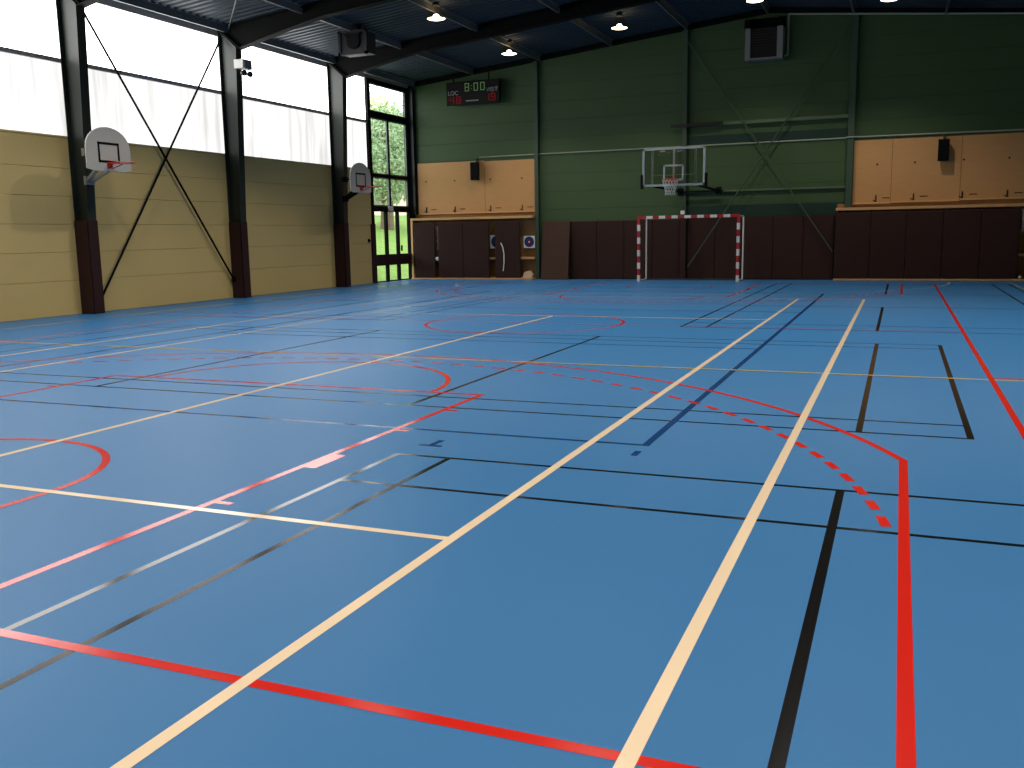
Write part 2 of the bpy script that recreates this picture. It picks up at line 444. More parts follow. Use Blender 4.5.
# glazed corner: door leaf below, fixed lights above
d = thing('door_1', (XL-.05, 29.4, 0), 'glazed corner screen with door looking out on grass and trees', 'door', None, 'structure')
y0, y1 = 28.2, 30.72
b = MB()
b.box(XL-.12, XL+.02, 28.02, y0, 0, 6.78); b.box(XL-.12, XL+.02, y1, YF, 0, 6.78)
for za, zb in ((5.54, 5.73), (3.58, 3.67), (2.42, 2.6), (6.66, 6.78), (0, .035)): b.box(XL-.12, XL+.02, y0, y1, za, zb)
b.build('frame', M['steel_black'], d)
b = MB().box(XL-.1, XL+.01, y0, y1, .57, .95); b.build('kick_rail', M['mat_maroon'], d)
b = MB()
for yy in (29.07, 29.88):
    b.box(XL-.1, XL+.01, yy-.05, yy+.05, .035, .57); b.box(XL-.1, XL+.01, yy-.05, yy+.05, .95, 2.42)
b.box(XL-.1, XL, 29.4-.025, 29.4+.025, 3.67, 5.54); b.box(XL-.1, XL, 29.4-.025, 29.4+.025, 2.6, 3.58)
b.build('mullion', M['steel_black'], d)
for za, zb in ((.035, .57), (.95, 2.42), (2.6, 3.58), (3.67, 5.54), (5.73, 6.66)):
    MB().box(XL-.06, XL-.05, y0, y1, za, zb).build('pane', M['glass'], d)
b = MB()
for za, zb in ((2.6, 3.58), (3.67, 5.54), (5.73, 6.66)):
    for ya, yb in (((y0, 29.375), (29.425, y1)) if za < 5.7 else ((y0, y1),)):
        b.box(XL-.07, XL-.03, ya, ya+.045, za, zb); b.box(XL-.07, XL-.03, yb-.045, yb, za, zb)
        b.box(XL-.07, XL-.03, ya, yb, za, za+.045); b.box(XL-.07, XL-.03, ya, yb, zb-.045, zb)
b.build('casement', M['grey_paint'], d)
b = MB().box(XL+.005, XL+.045, 29.98, 30.06, 1.05, 1.25, .01); b.rod((XL+.05, 30.02, 1.14), (XL+.05, 29.9, 1.14), .012)
b.build('handle', M['steel_black'], d)
tag(MB().box(XL+.02, XL+.09, 29.12, 29.4, 2.44, 2.6, .012).build('exit_light', M['white_paint']), 'small white emergency exit light on the transom of the glazed corner', 'light')
b = MB().box(XL+.001, XL+.05, 27.93, 28.2, .003, 2.0, .01)
tag(b.build('post_padding', M['mat_maroon']), 'narrow maroon padding on the post beside the glazed corner', 'padding')
b = MB().box(XL, XL+.05, 27.72, 27.8, 1.38, 1.5, .01); b.rod((XL+.05, 27.76, 1.44), (XL+.09, 27.76, 1.44), .02)
tag(b.build('wall_switch', M['black_plastic']), 'small dark switch on the yellow wall beside the glazed corner', 'switch')
b = MB()
b.box(XL+.021, XL+.028, YF-.3, YF-.002, .001, 6.8); b.box(XL+.021, XL+.16, YF-.2, YF-.002, 2.36, 6.8)
tag(b.build('corner_post', M['steel']), 'dark steel post in the corner beside the glazed screen', 'post')

# wall bracing, first bay
for i, (a, c, lab) in enumerate((((-16.5, 15.82, 6.9), (-16.5, 20.56, .5), 'thin brace rod falling from the pale-armed basket column top to the next column foot'),
                                 ((-16.47, 20.56, 6.62), (-16.47, 15.82, .13), 'thin brace rod rising from the pale-armed basket column foot to the next column'))):
    b = MB().rod(a, c, .026, 8); b.box(a[0]-.04, a[0]+.02, a[1]-.05, a[1]+.05, a[2]-.06, a[2]+.06); b.box(c[0]-.04, c[0]+.02, c[1]-.05, c[1]+.05, c[2]-.06, c[2]+.06)
    tag(b.build('brace_rod', M['steel_black']), lab, 'brace rod', 'side wall brace rods')
b = MB().rod((-16.2, 20.6, 6.9), (-11.6, 15.7, 7.38), .018, 8)
tag(b.build('roof_brace', M['steel']), 'thin brace rod under the roof deck above the side wall cross bracing', 'brace rod')

# ---------------------------------------------------------------- far wall fittings
for x, lab, w in ((-11.72, 'slim green wall post beside the archery shelves', .14), (-6.6, 'slim green wall post behind the glass basket', .14), (-1.53, 'slim green wall post where the plywood lining begins', .18)):
    b = MB(); zt = deck(x)-.15
    b.box(x-w/2, x+w/2, YF-.17, YF-.155, 0, zt); b.box(x-w/2, x+w/2, YF-.015, YF, 0, zt); b.box(x-.006, x+.006, YF-.16, YF, 0, zt)
    tag(b.build('wall_post', M['steel_mid']), lab, 'post', 'posts on the far wall')
tag(MB().beam((-6.5, YF-.1, 4.94), (-1.62, YF-.1, 4.94), .1, .1).build('wall_girt', M['girt']), 'upper green steel rail across the bay beside the glass basket', 'steel rail', 'wall rails')
tag(MB().beam((-6.5, YF-.06, 2.84), (-1.62, YF-.06, 2.84), .06, .06).build('wall_girt', M['girt']), 'lower green steel rail across the bay beside the glass basket', 'steel rail', 'wall rails')
tag(MB().rod((-6.5, YF-.2, 7.5), (-1.93, YF-.2, .88), .022, 8).build('brace_rod', M['steel_mid']), 'green brace rod on the far wall falling away from the glass basket', 'brace rod', 'far wall brace rods')
tag(MB().rod((-1.62, YF-.25, 7.6), (-6.42, YF-.25, .42), .022, 8).build('brace_rod', M['steel_mid']), 'green brace rod falling across the far wall to the foot of the goal post', 'brace rod', 'far wall brace rods')
b = MB()
b.rod((-13.92, YF-.03, 4.28), (-1.66, YF-.03, 4.3), .022, 8); b.rod((-1.4, YF-.04, 4.31), (3.6, YF-.04, 4.28), .025, 8); b.rod((-1.66, YF-.2, 4.3), (-1.4, YF-.2, 4.31), .02, 8)
tag(b.build('cable_conduit', M['conduit']), 'pale cable conduit running across the far wall above the plywood', 'conduit')
b = MB()
b.tube([(-3.53, YF-.21, 6.82), (-3.44, YF-.21, 6.85), (-3.44, YF-.21, 8.04), (3.6, YF-.21, 7.36)], .028, 8)
tag(b.build('heater_pipe', M['conduit']), 'pale pipe dropping from the gable edge to the wall heater', 'pipe')
tag(MB().box(-6.69, -6.55, YF-.2, YF-.171, 2.12, 2.24, .008).build('junction_box', M['white_paint']), 'small white box on the green post above the goal crossbar', 'box')

tag(MB().box(-6.69, -6.51, YF-.2, YF-.171, .004, 2.08, .01).build('post_padding', M['mat_brown']), 'narrow brown padding on the green post behind the goal', 'padding')
# heater on the far wall
t = thing('wall_heater', (-4.15, YF-.3, 6.7), 'boxy grey wall heater with dark louvred front high on the green gable', 'heater')
hx0, hx1, hy0, hz0, hz1 = -4.68, -3.55, YF-.55, 6.72, 7.66
MB().box(hx0+.15, hx1-.17, hy0+.06, YF-.06, hz0+.04, hz1, .01).build('casing', M['louvre'], t)
for xa, xb in ((hx0, hx0+.16), (hx1-.18, hx1)): MB().box(xa, xb, hy0, YF-.08, hz0, hz1, .012).build('side_panel', M['grey_paint'], t)
MB().box(hx0+.16, hx1-.18, hy0+.01, YF-.1, hz0, hz0+.06, .008).build('bottom_tray', M['grey_paint'], t)
b = MB()
for k in range(11): b.beam((hx0+.17, hy0+.03, hz0+.13+k*.076), (hx1-.19, hy0+.03, hz0+.13+k*.076), .05, .012, (0, -.6, 1))
b.build('louvre', M['louvre'], t)
for xa in (hx0+.05, hx1-.14): MB().box(xa, xa+.07, YF-.4, YF, hz1, hz1+.3).build('bracket', M['steel_black'], t)
MB().box(hx0-.1, hx1+.0, YF-.05, YF-.005, hz1+.05, hz1+.36).build('bracket_rail', M['steel_black'], t)

# hanging heater under the roof
t = thing('hanging_heater', (-14.0, 23.05, 6.5), 'dark grey square unit hung from the roof between the two middle portal frames', 'heater')
MB().box(-14.42, -13.56, 23.0, 23.5, 6.5, 7.06, .02).build('casing', M['grey_dark'], t)
b = MB().box(-14.44, -14.36, 22.96, 23.02, 6.46, 7.1); b.box(-13.62, -13.54, 22.96, 23.02, 6.46, 7.1); b.box(-14.44, -13.54, 22.96, 23.02, 6.46, 6.54); b.box(-14.44, -13.54, 22.96, 23.02, 7.04, 7.1)
b.build('front_frame', M['grey_dark'], t)
b = MB().rod((-13.95, 22.99, 6.8), (-13.95, 22.93, 6.8), .2, 20); b.beam((-14.2, 22.95, 7.02), (-13.98, 22.95, 6.62), .05, .05, (0, 1, 0)); b.beam((-13.75, 22.95, 7.02), (-13.93, 22.95, 6.62), .05, .05, (0, 1, 0))
b.build('fan_bracket', M['black_plastic'], t)
for xa in (-14.12, -13.9): MB().box(xa, xa+.08, 23.1, 23.2, 7.06, deck(xa)-.005).build('hanger', M['steel_black'], t)

# speakers
for x, lab in ((-13.98, 'small black loudspeaker on the plywood below the scoreboard'), (1.05, 'small black loudspeaker over the plywood past the last green post')):
    t = thing('loudspeaker', (x, YF-.2, 3.47), lab, 'loudspeaker', 'wall loudspeakers')
    MB().prism([(x-.15, YF-.36), (x+.15, YF-.36), (x+.1, YF-.13), (x-.1, YF-.13)], 'z', 3.48, 4.1).build('cabinet', M['black_plastic'], t)
    MB().box(x-.13, x+.13, YF-.375, YF-.355, 3.52, 4.06, .006).build('grille', M['steel_black'], t)
    b = MB().box(x-.03, x+.03, YF-.14, YF-.09, 4.0, 4.24); b.rod((x, YF-.2, 4.1), (x, YF-.2, 4.2), .02); b.box(x-.02, x+.02, YF-.22, YF-.002, 4.19, 4.23)
    b.build('bracket', M['steel_mid'], t)

# plywood panels
ply = [(-16.38, -13.72, 2.35, 4.16, 'plywood lining panel beside the glazed corner, behind the first loudspeaker'),
       (-13.71, -11.82, 2.35, 4.13, 'plywood lining panel beside the slim green post above the paper targets'),
       (-1.42, -.34, 2.32, 4.2, 'narrow plywood lining panel starting at the third green post'),
       (-.33, 1.55, 2.34, 4.2, 'plywood lining panel with the far loudspeaker in front'),
       (1.56, 3.9, 2.36, 4.2, 'plywood lining panel at the picture edge past the far loudspeaker')]
hooks = [(-16.05, -14.9), (-13.5, -12.3), (-.75,), (.3,), (1.62, 2.8)]
for (xa, xb, za, zb, lab), hk in zip(ply, hooks):
    t = thing('plywood_panel', ((xa+xb)/2, YF-.03, za), lab, 'wall panel', 'plywood wall panels')
    MB().box(xa, xb, YF-.06, YF-.026, za, zb, .003).build('board', M['ply'], t)
    MB().box(xa, xb, YF-.085, YF-.06, za-.02, za+.03, .003).build('batten', M['timber'], t)
    for x in hk:
        b = MB().rod((x, YF-.075, za+.04), (x, YF-.075, za+.24), .018, 8); b.rod((x, YF-.075, za+.05), (x-.08, YF-.095, za+.1), .014, 6)
        b.build('hook', M['louvre'], t)
        MB().box(x+.18, x+.4, YF-.066, YF-.059, za+.14, za+.165).build('slot', M['louvre'], t)
        MB().rod((x, YF-.07, za+1.15), (x, YF-.055, za+1.15), .03, 10).build('fixing_hole', M['louvre'], t)

# archery shelves
def shelving(xa, xb, lab, gaps, front):
    t = thing('archery_shelving', ((xa+xb)/2, YF-.2, 0), lab, 'shelving', 'timber shelving on the far wall')
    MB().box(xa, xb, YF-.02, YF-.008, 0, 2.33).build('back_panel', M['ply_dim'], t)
    MB().box(xa-.02, xb, front, YF-.01, 2.12, 2.2, .004).build('top_board', M['timber'], t)
    MB().box(xa-.02, xa+.06, front, YF-.01, .056, 2.12, .004).build('side_board', M['timber'] if xa < -5 else M['mat_brown'], t)
    MB().box(xa-.02, xb, front-.07, YF-.01, .001, .055, .004).build('plinth', M['timber'], t)
    MB().box(xa+.06, xb, front+.1, YF-.02, .7, .78, .004).build('shelf', M['timber'], t)
    return t
FL = YF-.38
shelving(-16.55, -11.8, 'low timber archery shelving beside the glazed corner, brown mats in front', 0, FL)
shelving(-1.85, 4.4, 'low timber archery shelving past the third green post, brown mats in front', 0, FL)
def mat_panel(name, xa, xb, yb, z1, m, lab, group, th=.05, z0=.056):
    b = MB().box(xa, xb, yb-th, yb, z0, z1, .012)
    b.box(xa+.03, xb-.03, yb-th-.004, yb-th+.01, z0+.03, z1-.03, .003)
    return tag(b.build(name, m), lab, 'mat', group)
for xa, xb, lab in ((-16.42, -15.58, 'brown mat on the shelving, first from the glazed corner'),
                    (-15.44, -14.46, 'brown mat on the shelving, second from the glazed corner'),
                    (-14.45, -13.44, 'brown mat on the shelving before the half-hidden paper target'),
                    (-13.2, -12.26, 'brown mat with a pale strap between the two paper targets')):
    mat_panel('brown_mat', xa, xb, FL-.002, 2.03, M['mat_brown'], lab, 'brown mats on the archery shelving')
for k in range(5):
    xa = -1.84+k*1.0
    mat_panel('brown_mat', xa, xa+.99, FL-.002, 2.06, M['mat_brown'], 'brown mat on the shelving past the third green post, %s' % ['against the post end', 'second along', 'middle one of five', 'fourth along', 'last before the gap'][k], 'brown mats on the other shelving')
mat_panel('brown_mat', 3.45, 4.35, FL-.002, 2.06, M['mat_brown'], 'brown mat past the gap at the picture edge', 'brown mats on the other shelving')
# strap
b = MB().tube([(-12.98, FL-.075, 1.28), (-12.9, FL-.078, 1.12), (-12.86, FL-.078, .9), (-12.86, FL-.078, .6), (-12.9, FL-.075, .3)], .02, 6)
tag(b.build('strap', M['paper']), 'pale strap hanging down the brown mat between the paper targets', 'strap')
# leaning mat and wall mats
b = MB().prism([(YF-.42, .004), (YF-.36, .004), (YF-.06, 1.98), (YF-.12, 1.98)], 'x', -11.5, -10.52)
tag(b.build('leaning_mat', M['mat_tan']), 'lighter brown mat leaning against the wall beside the paper targets', 'mat')
wm = ['right behind the leaning mat', 'second after the leaning mat', 'just before the goal', 'inside the goal beside its first post']
xs = [-10.55+.965*k for k in range(5)]
for k in range(4): mat_panel('wall_mat', xs[k], xs[k+1]-.01, YF-.004, 1.97, M['mat_brown'], 'brown wall mat ' + wm[k], 'brown wall mats', .05, .004)
wm = ['inside the goal past the middle post', 'inside the goal by its far post', 'just past the goal', 'second past the goal', 'third past the goal, meeting the shelving']
xs = [-6.5+.92*k for k in range(6)]
for k in range(5): mat_panel('wall_mat', xs[k], xs[k+1]-.01, YF-.015, 2.0, M['mat_brown'], 'brown wall mat ' + wm[k], 'brown wall mats', .05, .004)

# paper targets
def target(x, z, s, lab):
    y = YF-.21
    t = thing('paper_target', (x, y, z), lab, 'target', 'paper archery targets')
    MB().box(x-s/2, x+s/2, y, y+.012, z-s/2, z+s/2).build('sheet', M['paper'], t)
    for r, m, k in ((.43, 't_black', 0), (.33, 't_blue', 1), (.2, 't_black', 2), (.13, 't_red', 3), (.07, 'paper', 4)):
        MB().rod((x, y-.002-k*.001, z), (x, y+.001, z), r*s, 24).build('ring', M[m], t)
    MB().box(x-s/2+.05, x+s/2-.05, y+.012, YF-.021, z-s/2+.02, z-s/2+.06).build('support', M['timber'], t)
target(-12.0, 1.3, .42, 'square paper archery target beside the slim green post')
target(-13.25, 1.32, .46, 'paper archery target half hidden behind a brown mat')
b = MB()
for k in range(7): b.box(-15.56+.02*(k % 2), -15.46, YF-.3, YF-.29, 1.78-k*.12, 1.9-k*.12, .01)
tag(b.build('white_cloth', M['paper']), 'narrow white cloth hanging in the gap beside the first brown mat', 'cloth')
b = MB().rod((-15.51, FL-.03, .74), (-15.51, FL+.1, .74), .07, 14)
tag(b.build('white_roll', M['paper']), 'end of a white roll in the gap beside the first brown mat', 'roll')
b = MB().prism([(-12.22, .056), (-11.9, .056), (-11.86, .16), (-11.98, .3), (-12.16, .25)], 'y', FL+.05, FL+.25)
tag(b.build('foam_block', M['foam']), 'pale foam block lying in the shelving below the paper target', 'foam block')
target(3.52, 1.73, .6, 'paper archery target in the gap at the picture edge')
b = MB(); bmesh.ops.create_uvsphere(b.bm, u_segments=14, v_segments=10, radius=.05, matrix=Matrix.Translation((3.24, FL+.03, .106)))
tag(b.build('white_ball', M['white_paint'], smooth=True), 'small white ball in the shelving gap at the picture edge', 'ball')

# scoreboard
sy = YF-.42
SX0, SX1, SZ0, SZ1 = -14.96, -12.94, 6.06, 6.84
t = thing('scoreboard', ((SX0+SX1)/2, sy, SZ0), 'black electronic scoreboard showing 8:00 and red scores high on the green wall', 'scoreboard')
MB().box(SX0, SX1, sy, sy+.12, SZ0, SZ1, .012).build('case', M['black_plastic'], t)
for x in (-14.7, -13.35):
    MB().box(x-.02, x+.02, sy+.04, sy+.08, SZ1, deck(x)-.02).build('hanger', M['steel_black'], t)
SEG = {'0': 'abcdef', '1': 'bc', '4': 'fgbc', '8': 'abcdefg', '9': 'abcdfg'}
def digit(b, ch, x, z, w, h, th=.026):
    y = sy-.006
    g = dict(a=(x, x+w, z+h-th, z+h), d=(x, x+w, z, z+th), g=(x, x+w, z+h/2-th/2, z+h/2+th/2), f=(x, x+th, z+h/2, z+h), b=(x+w-th, x+w, z+h/2, z+h), e=(x, x+th, z, z+h/2), c=(x+w-th, x+w, z, z+h/2))
    for k in SEG[ch]: b.box(g[k][0], g[k][1], y, y+.008, g[k][2], g[k][3])
for ch, x in (('8', -14.24), ('0', -13.9), ('0', -13.65)):
    b = MB(); digit(b, ch, x, 6.5, .16, .27); b.build('clock_digit', M['led_green'], t)
for z in (6.56, 6.67): MB().box(-14.0, -13.975, sy-.006, sy+.002, z, z+.025).build('colon_dot', M['led_green'], t)
for ch, x, z in (('4', -14.84, 6.11), ('8', -14.58, 6.11), ('1', -13.49, 6.14), ('9', -13.26, 6.14)):
    b = MB(); digit(b, ch, x, z, .17, .24); b.build('score_digit', M['led_red'], t)
def text(s, x, z, size, name, m, parent):
    cu = bpy.data.curves.new(name, 'FONT'); cu.body = s; cu.size = size; cu.extrude = .002
    to = bpy.data.objects.new(name, cu); C.objects.link(to)
    bpy.context.view_layer.update()
    me = bpy.data.meshes.new_from_object(to.evaluated_get(bpy.context.evaluated_depsgraph_get()))
    bpy.data.objects.remove(to)
    me.transform(Matrix.Translation((x, sy-.004, z)) @ Matrix.Rotation(PI/2, 4, 'X'))
    me.materials.clear(); me.materials.append(m)
    o = bpy.data.objects.new(name, me); C.objects.link(o); o.parent = parent; o.location = tuple(-v for v in ORG[parent.name])
text('LOC', -14.9, 6.4, .2, 'home_lettering', M['print_grey'], t)
text('VISIT', -13.43, 6.44, .2, 'visitor_lettering', M['print_grey'], t)
b = MB()
for k in range(9): b.box(-14.2+k*.053, -14.16+k*.053, sy-.004, sy+.002, 6.16, 6.2)
b.build('maker_lettering', M['print_grey'], t)

# emergency light on the second column
t = thing('emergency_light', (-15.95, 20.75, 5.8), 'white emergency light box with twin round spots on the middle column', 'emergency light')
MB().box(-16.05, -15.76, 20.53, 20.62, 5.9, 6.12, .01).build('case', M['board_white'], t)
MB().box(-15.98, -15.76, 20.62, 20.9, 5.89, 6.12, .01).build('battery_box', M['grey_paint'], t)
for y in (20.62, 20.86):
    b = MB().rod((-15.84, y, 5.9), (-15.84, y, 5.82), .012); b.rod((-15.88, y, 5.79), (-15.76, y-.05, 5.77), .05, 16, .075)
    b.build('spot', M['grey_dark'], t)
MB().box(-16.08, -15.98, 20.64, 20.8, 5.92, 6.08).build('bracket', M['steel'], t)

# ---------------------------------------------------------------- lamps
def lamp(P, lab, watts=215, cone=118, blend=.55):
    x, y, z = P
    t = thing('hanging_lamp', (x, y, z), lab, 'lamp', 'hanging roof lamps')
    bell = [(.1, .34), (.13, .28), (.2, .16), (.245, .05), (.25, 0)]
    MB().lathe(bell, (x, y, z), 28).build('shade', M['lamp_glass'], t, True)
    MB().lathe([(.0, -.03), (.12, -.024), (.2, -.008), (.232, .004), (0, .006)], (x, y, z), 28).build('lens', M['bulb'], t, True)
    MB().lathe([(.0, -.05), (.06, -.03), (.085, .01), (.06, .05), (0, .065)], (x, y, z+.06), 18).build('bulb', M['bulb'], t, True)
    b = MB().rod((x, y, z+.33), (x, y, z+.44), .1, 20, .07); b.rod((x, y, z+.44), (x, y, deck(x)-.005), .01, 6)
    b.build('ballast', M['grey_dark'], t)
    li = bpy.data.lights.new('lamp_light', 'SPOT'); li.energy = watts; li.color = (1, .92, .8)
    li.spot_size = math.radians(cone); li.spot_blend = blend; li.shadow_soft_size = .12
    lo = bpy.data.objects.new('lamp_light', li); C.objects.link(lo); lo.parent = t; lo.location = (0, 0, -.09)
lamps = [((-11.4, 22.9, 7.12), 'lit glass bell lamp hung in the roof bay before the last rafter'),
         ((-11.5, 28.1, 7.10), 'lit glass bell lamp hung above the scoreboard'),
         ((-7.88, 27.8, 7.47), 'lit glass bell lamp hung between scoreboard and wall heater'),
         ((-4.03, 27.9, 7.85), 'lit glass bell lamp hung at the ridge above the wall heater'),
         ((-.54, 27.8, 7.5), 'lit glass bell lamp hung past the ridge, over the third green post')]
for P, lab in lamps: lamp(P, lab)
for y in (17.8, 12.7, 7.6, 2.5, -2.6, -7.7):  # unseen lamps of the same type, added overhead to light the floor
    for x in (-14.6, -11.4, -7.88, -4.03, -.54, 3.0, 6.3):
        if y == 17.8 and x < -12: continue
        lamp((x, y, deck(x)-.42), 'unseen glass bell lamp added under the roof to brighten the floor', 270 if y == 17.8 else 165, 124, .3)

# ---------------------------------------------------------------- fan baskets on the columns
def fan_basket(yc, xf, zb, col_y, lab, dark):
    t = thing('wall_basket', (-16.0, col_y, zb), lab, 'basketball basket', 'fan-shaped side baskets')
    w, h = .6, .86
    pts = [(yc-w, zb), (yc-w, zb+.42)]
    for k in range(1, 16):
        a = PI - PI*k/16
        pts.append((yc+w*math.cos(a), zb+.42+(h-.42)*math.sin(a)))
    pts += [(yc+w, zb+.42), (yc+w, zb+.0), (yc+w*.7, zb-.04), (yc-w*.7, zb-.04)]
    MB().prism(pts, 'x', xf-.03, xf).build('backboard', M['board_white'], t)
    b = MB(); q = .05
    ya, yb_, za, zt = yc-.29, yc+.29, zb+.13, zb+.55
    for r in ((ya, yb_, zt-q, zt), (ya, yb_, za, za+q), (ya, ya+q, za, zt), (yb_-q, yb_, za, zt)): b.box(xf-.002, xf+.004, *r)
    b.build('target_square', M['black_plastic'], t)
    rz = zb+.12
    b = MB().torus((xf+.15+.225, yc, rz), .225, .011, 32, 8)
    b.box(xf, xf+.16, yc-.06, yc+.06, rz-.012, rz+.012); b.box(xf, xf+.012, yc-.07, yc+.07, rz-.1, rz+.03)
    b.rod((xf+.01, yc-.05, rz-.1), (xf+.2, yc-.16, rz-.01), .01, 6); b.rod((xf+.01, yc+.05, rz-.1), (xf+.2, yc+.16, rz-.01), .01, 6)
    b.build('rim', M['rim'], t)
    m = M['metal'] if not dark else M['steel_black']
    xc = -16.2
    for e in (-1, 1): MB().beam((xc+.02, col_y+e*.06, zb-.2), (xf-.06, yc+e*.2, zb+.09), .07, .07).build('support_arm', m, t)
    MB().beam((xc+.02, col_y, zb+.4), (xf-.06, yc, zb+.4), .05, .05).build('support_arm', m, t)
    MB().box(xf-.07, xf-.03, yc-.3, yc+.3, zb+.05, zb+.13).build('cross_bar', m, t)
    MB().box(xf-.07, xf-.03, yc-.3, yc+.3, zb+.36, zb+.44).build('cross_bar', m, t)
    MB().box(xc-.02, xc+.04, col_y-.13, col_y+.13, zb-.28, zb-.1).build('mounting_plate', m, t)
    MB().box(xc-.02, xc+.05, col_y-.13, col_y+.13, zb+.32, zb+.48).build('mounting_plate', m, t)
fan_basket(15.42, -15.38, 3.05, FRAMES[0], 'white fan-shaped basket with pale support arms and a red ring without net', False)
fan_basket(25.45, -15.4, 2.95, FRAMES[2], 'white fan-shaped basket with dark support arms on the column beside the glazed corner', True)

# ---------------------------------------------------------------- glass basket
by = 27.1
bx0, bx1, bz0, bz1 = -6.99, -5.18, 2.86, 3.94
bc = (bx0+bx1)/2
t = thing('glass_basket', (bc, YF, 2.8), 'transparent basketball backboard with white edge, orange ring and net over the goal', 'basketball basket')
MB().box(bx0+.02, bx1-.02, by, by+.015, bz0+.02, bz1-.02).build('glass_panel', M['board_glass'], t)
b = MB(); e = .06
for r in ((bx0, bx1, bz1-e, bz1), (bx0, bx1, bz0, bz0+e), (bx0, bx0+e, bz0, bz1), (bx1-e, bx1, bz0, bz1)): b.box(r[0], r[1], by-.012, by+.03, r[2], r[3])
b.build('edge_frame', M['white_paint'], t)
b = MB(); e = .05; ya, za = bc, bz0+.15
for r in ((bc-.295, bc+.295, za+.4, za+.45), (bc-.295, bc+.295, za, za+e), (bc-.295, bc-.295+e, za, za+.45), (bc+.295-e, bc+.295, za, za+.45)): b.box(r[0], r[1], by-.006, by, r[2], r[3])
b.build('target_square', M['white_paint'], t)
b = MB().box(bc-.025, bc+.025, by+.03, by+.08, bz0+.15, bz1); b.build('centre_post', M['white_paint'], t)
b = MB()
for x in (bc-.62, bc+.62): b.box(x-.03, x+.03, by+.03, by+.09, bz0-.02, bz1-.02)
b.box(bc-.62, bc+.62, by+.04, by+.08, bz0+.3, bz0+.33)
b.build('back_frame', M['conduit'], t)
for x in (bc-.62, bc+.62):
    MB().beam((x, by+.08, bz0+.02), (x, YF-.2, 2.84), .06, .06).build('wall_arm', M['steel_black'], t)
    MB().box(x-.09, x+.09, YF-.23, YF-.172, 2.72, 2.96).build('wall_plate', M['steel_black'], t)
MB().beam((bc-.95, YF-.22, 4.93), (bc+.72, YF-.22, 4.95), .07, .09).build('wall_bar', M['louvre'], t)
MB().beam((bc-.65, YF-.22, 2.84), (bc+.75, YF-.22, 2.84), .06, .06).build('wall_bar', M['steel_black'], t)
for xa in (bx0-.05, bx1-.005):
    MB().box(xa, xa+.07, by-.04, by+.05, bz0-.06, bz0+.34, .01).build('corner_padding', M['black_plastic'], t)
rc = (bc, by-.38, 3.03)
b = MB().torus(rc, .225, .013, 36, 8); b.box(bc-.07, bc+.07, by-.17, by, 3.02, 3.045); b.box(bc-.1, bc+.1, by-.03, by-.006, 2.9, 3.08)
b.box(bc-.2, bc+.2, by-.33, by-.28, 3.0, 3.03)
b.build('rim', M['rim_orange'], t)
b = MB(); n = 14
prof = [(.222, -.01), (.205, -.09), (.175, -.18), (.148, -.28), (.135, -.37), (.14, -.44)]
for i in range(len(prof)-1):
    (r0, z0), (r1, z1) = prof[i], prof[i+1]
    for k in range(n):
        for s in (-.5, .5):
            a0 = 2*PI*(k+.5*(i % 2))/n; a1 = a0+2*PI*s/n
            b.rod((rc[0]+r0*math.cos(a0), rc[1]+r0*math.sin(a0), rc[2]+z0), (rc[0]+r1*math.cos(a1), rc[1]+r1*math.sin(a1), rc[2]+z1), .008, 4)
b.build('net', M['net'], t)

# ---------------------------------------------------------------- handball goal
gy = 29.72
t = thing('handball_goal', (CX-.05, gy, 0), 'red and white striped handball goal in front of the brown wall mats', 'goal')
gx0, gx1, gw, gh = -7.77, -4.63, .085, 2.07
def striped(cells, name):
    lo = [min(c[1][k] for c in cells) for k in (0, 2, 4)]; hi = [max(c[1][k] for c in cells) for k in (1, 3, 5)]
    p = MB().box(lo[0], hi[0], lo[1], hi[1], lo[2], hi[2], .006).build(name, M['goal_red'], t)
    sub(p); e = .002
    ORG[p.name] = tuple(0 for _ in range(3))
    for c, r in cells:
        if c == 'white':
            MB().box(r[0]-e*(name != 'crossbar'), r[1]+e*(name != 'crossbar'), r[2]-e, r[3]+e, r[4]-e*(name == 'crossbar'), r[5]+e*(name == 'crossbar')).build('white_band', M['white_paint'], p)
def post(x):
    z = .002; cells = []; c = 'white'
    while z < gh-.3:
        cells.append((c, (x-gw/2, x+gw/2, gy-gw/2, gy+gw/2, z, z+.2))); z += .2; c = 'red' if c == 'white' else 'white'
    if cells[-1][0] == 'red': z -= .2; cells.pop()
    cells.append(('red', (x-gw/2, x+gw/2, gy-gw/2, gy+gw/2, z, gh)))
    striped(cells, 'post')
post(gx0); post(gx1)
cells = []; xa = gx0+gw/2; xb = gx1-gw/2; n = 15; u = (xb-xa-.42)/(n-2+0)
cells.append(('red', (xa, xa+.21, gy-gw/2, gy+gw/2, gh-gw, gh))); x = xa+.21; c = 'white'
for k in range(13):
    cells.append((c, (x, x+u, gy-gw/2, gy+gw/2, gh-gw, gh))); x += u; c = 'red' if c == 'white' else 'white'
cells.append(('red', (x, xb, gy-gw/2, gy+gw/2, gh-gw, gh)))
striped(cells, 'crossbar')
for x in (gx0, gx1):
    b = MB(); yr = gy+.98
    b.tube([(x, gy+gw/2, gh-.04), (x, yr, gh-.06), (x, yr, .03), (x, gy+gw/2, .03)], .024, 8)
    b.build('net_frame', M['white_paint'], t)
b = MB().rod((gx0, gy+.98, .03), (gx1, gy+.98, .03), .02, 8); b.build('back_bar', M['grey_dark'], t)

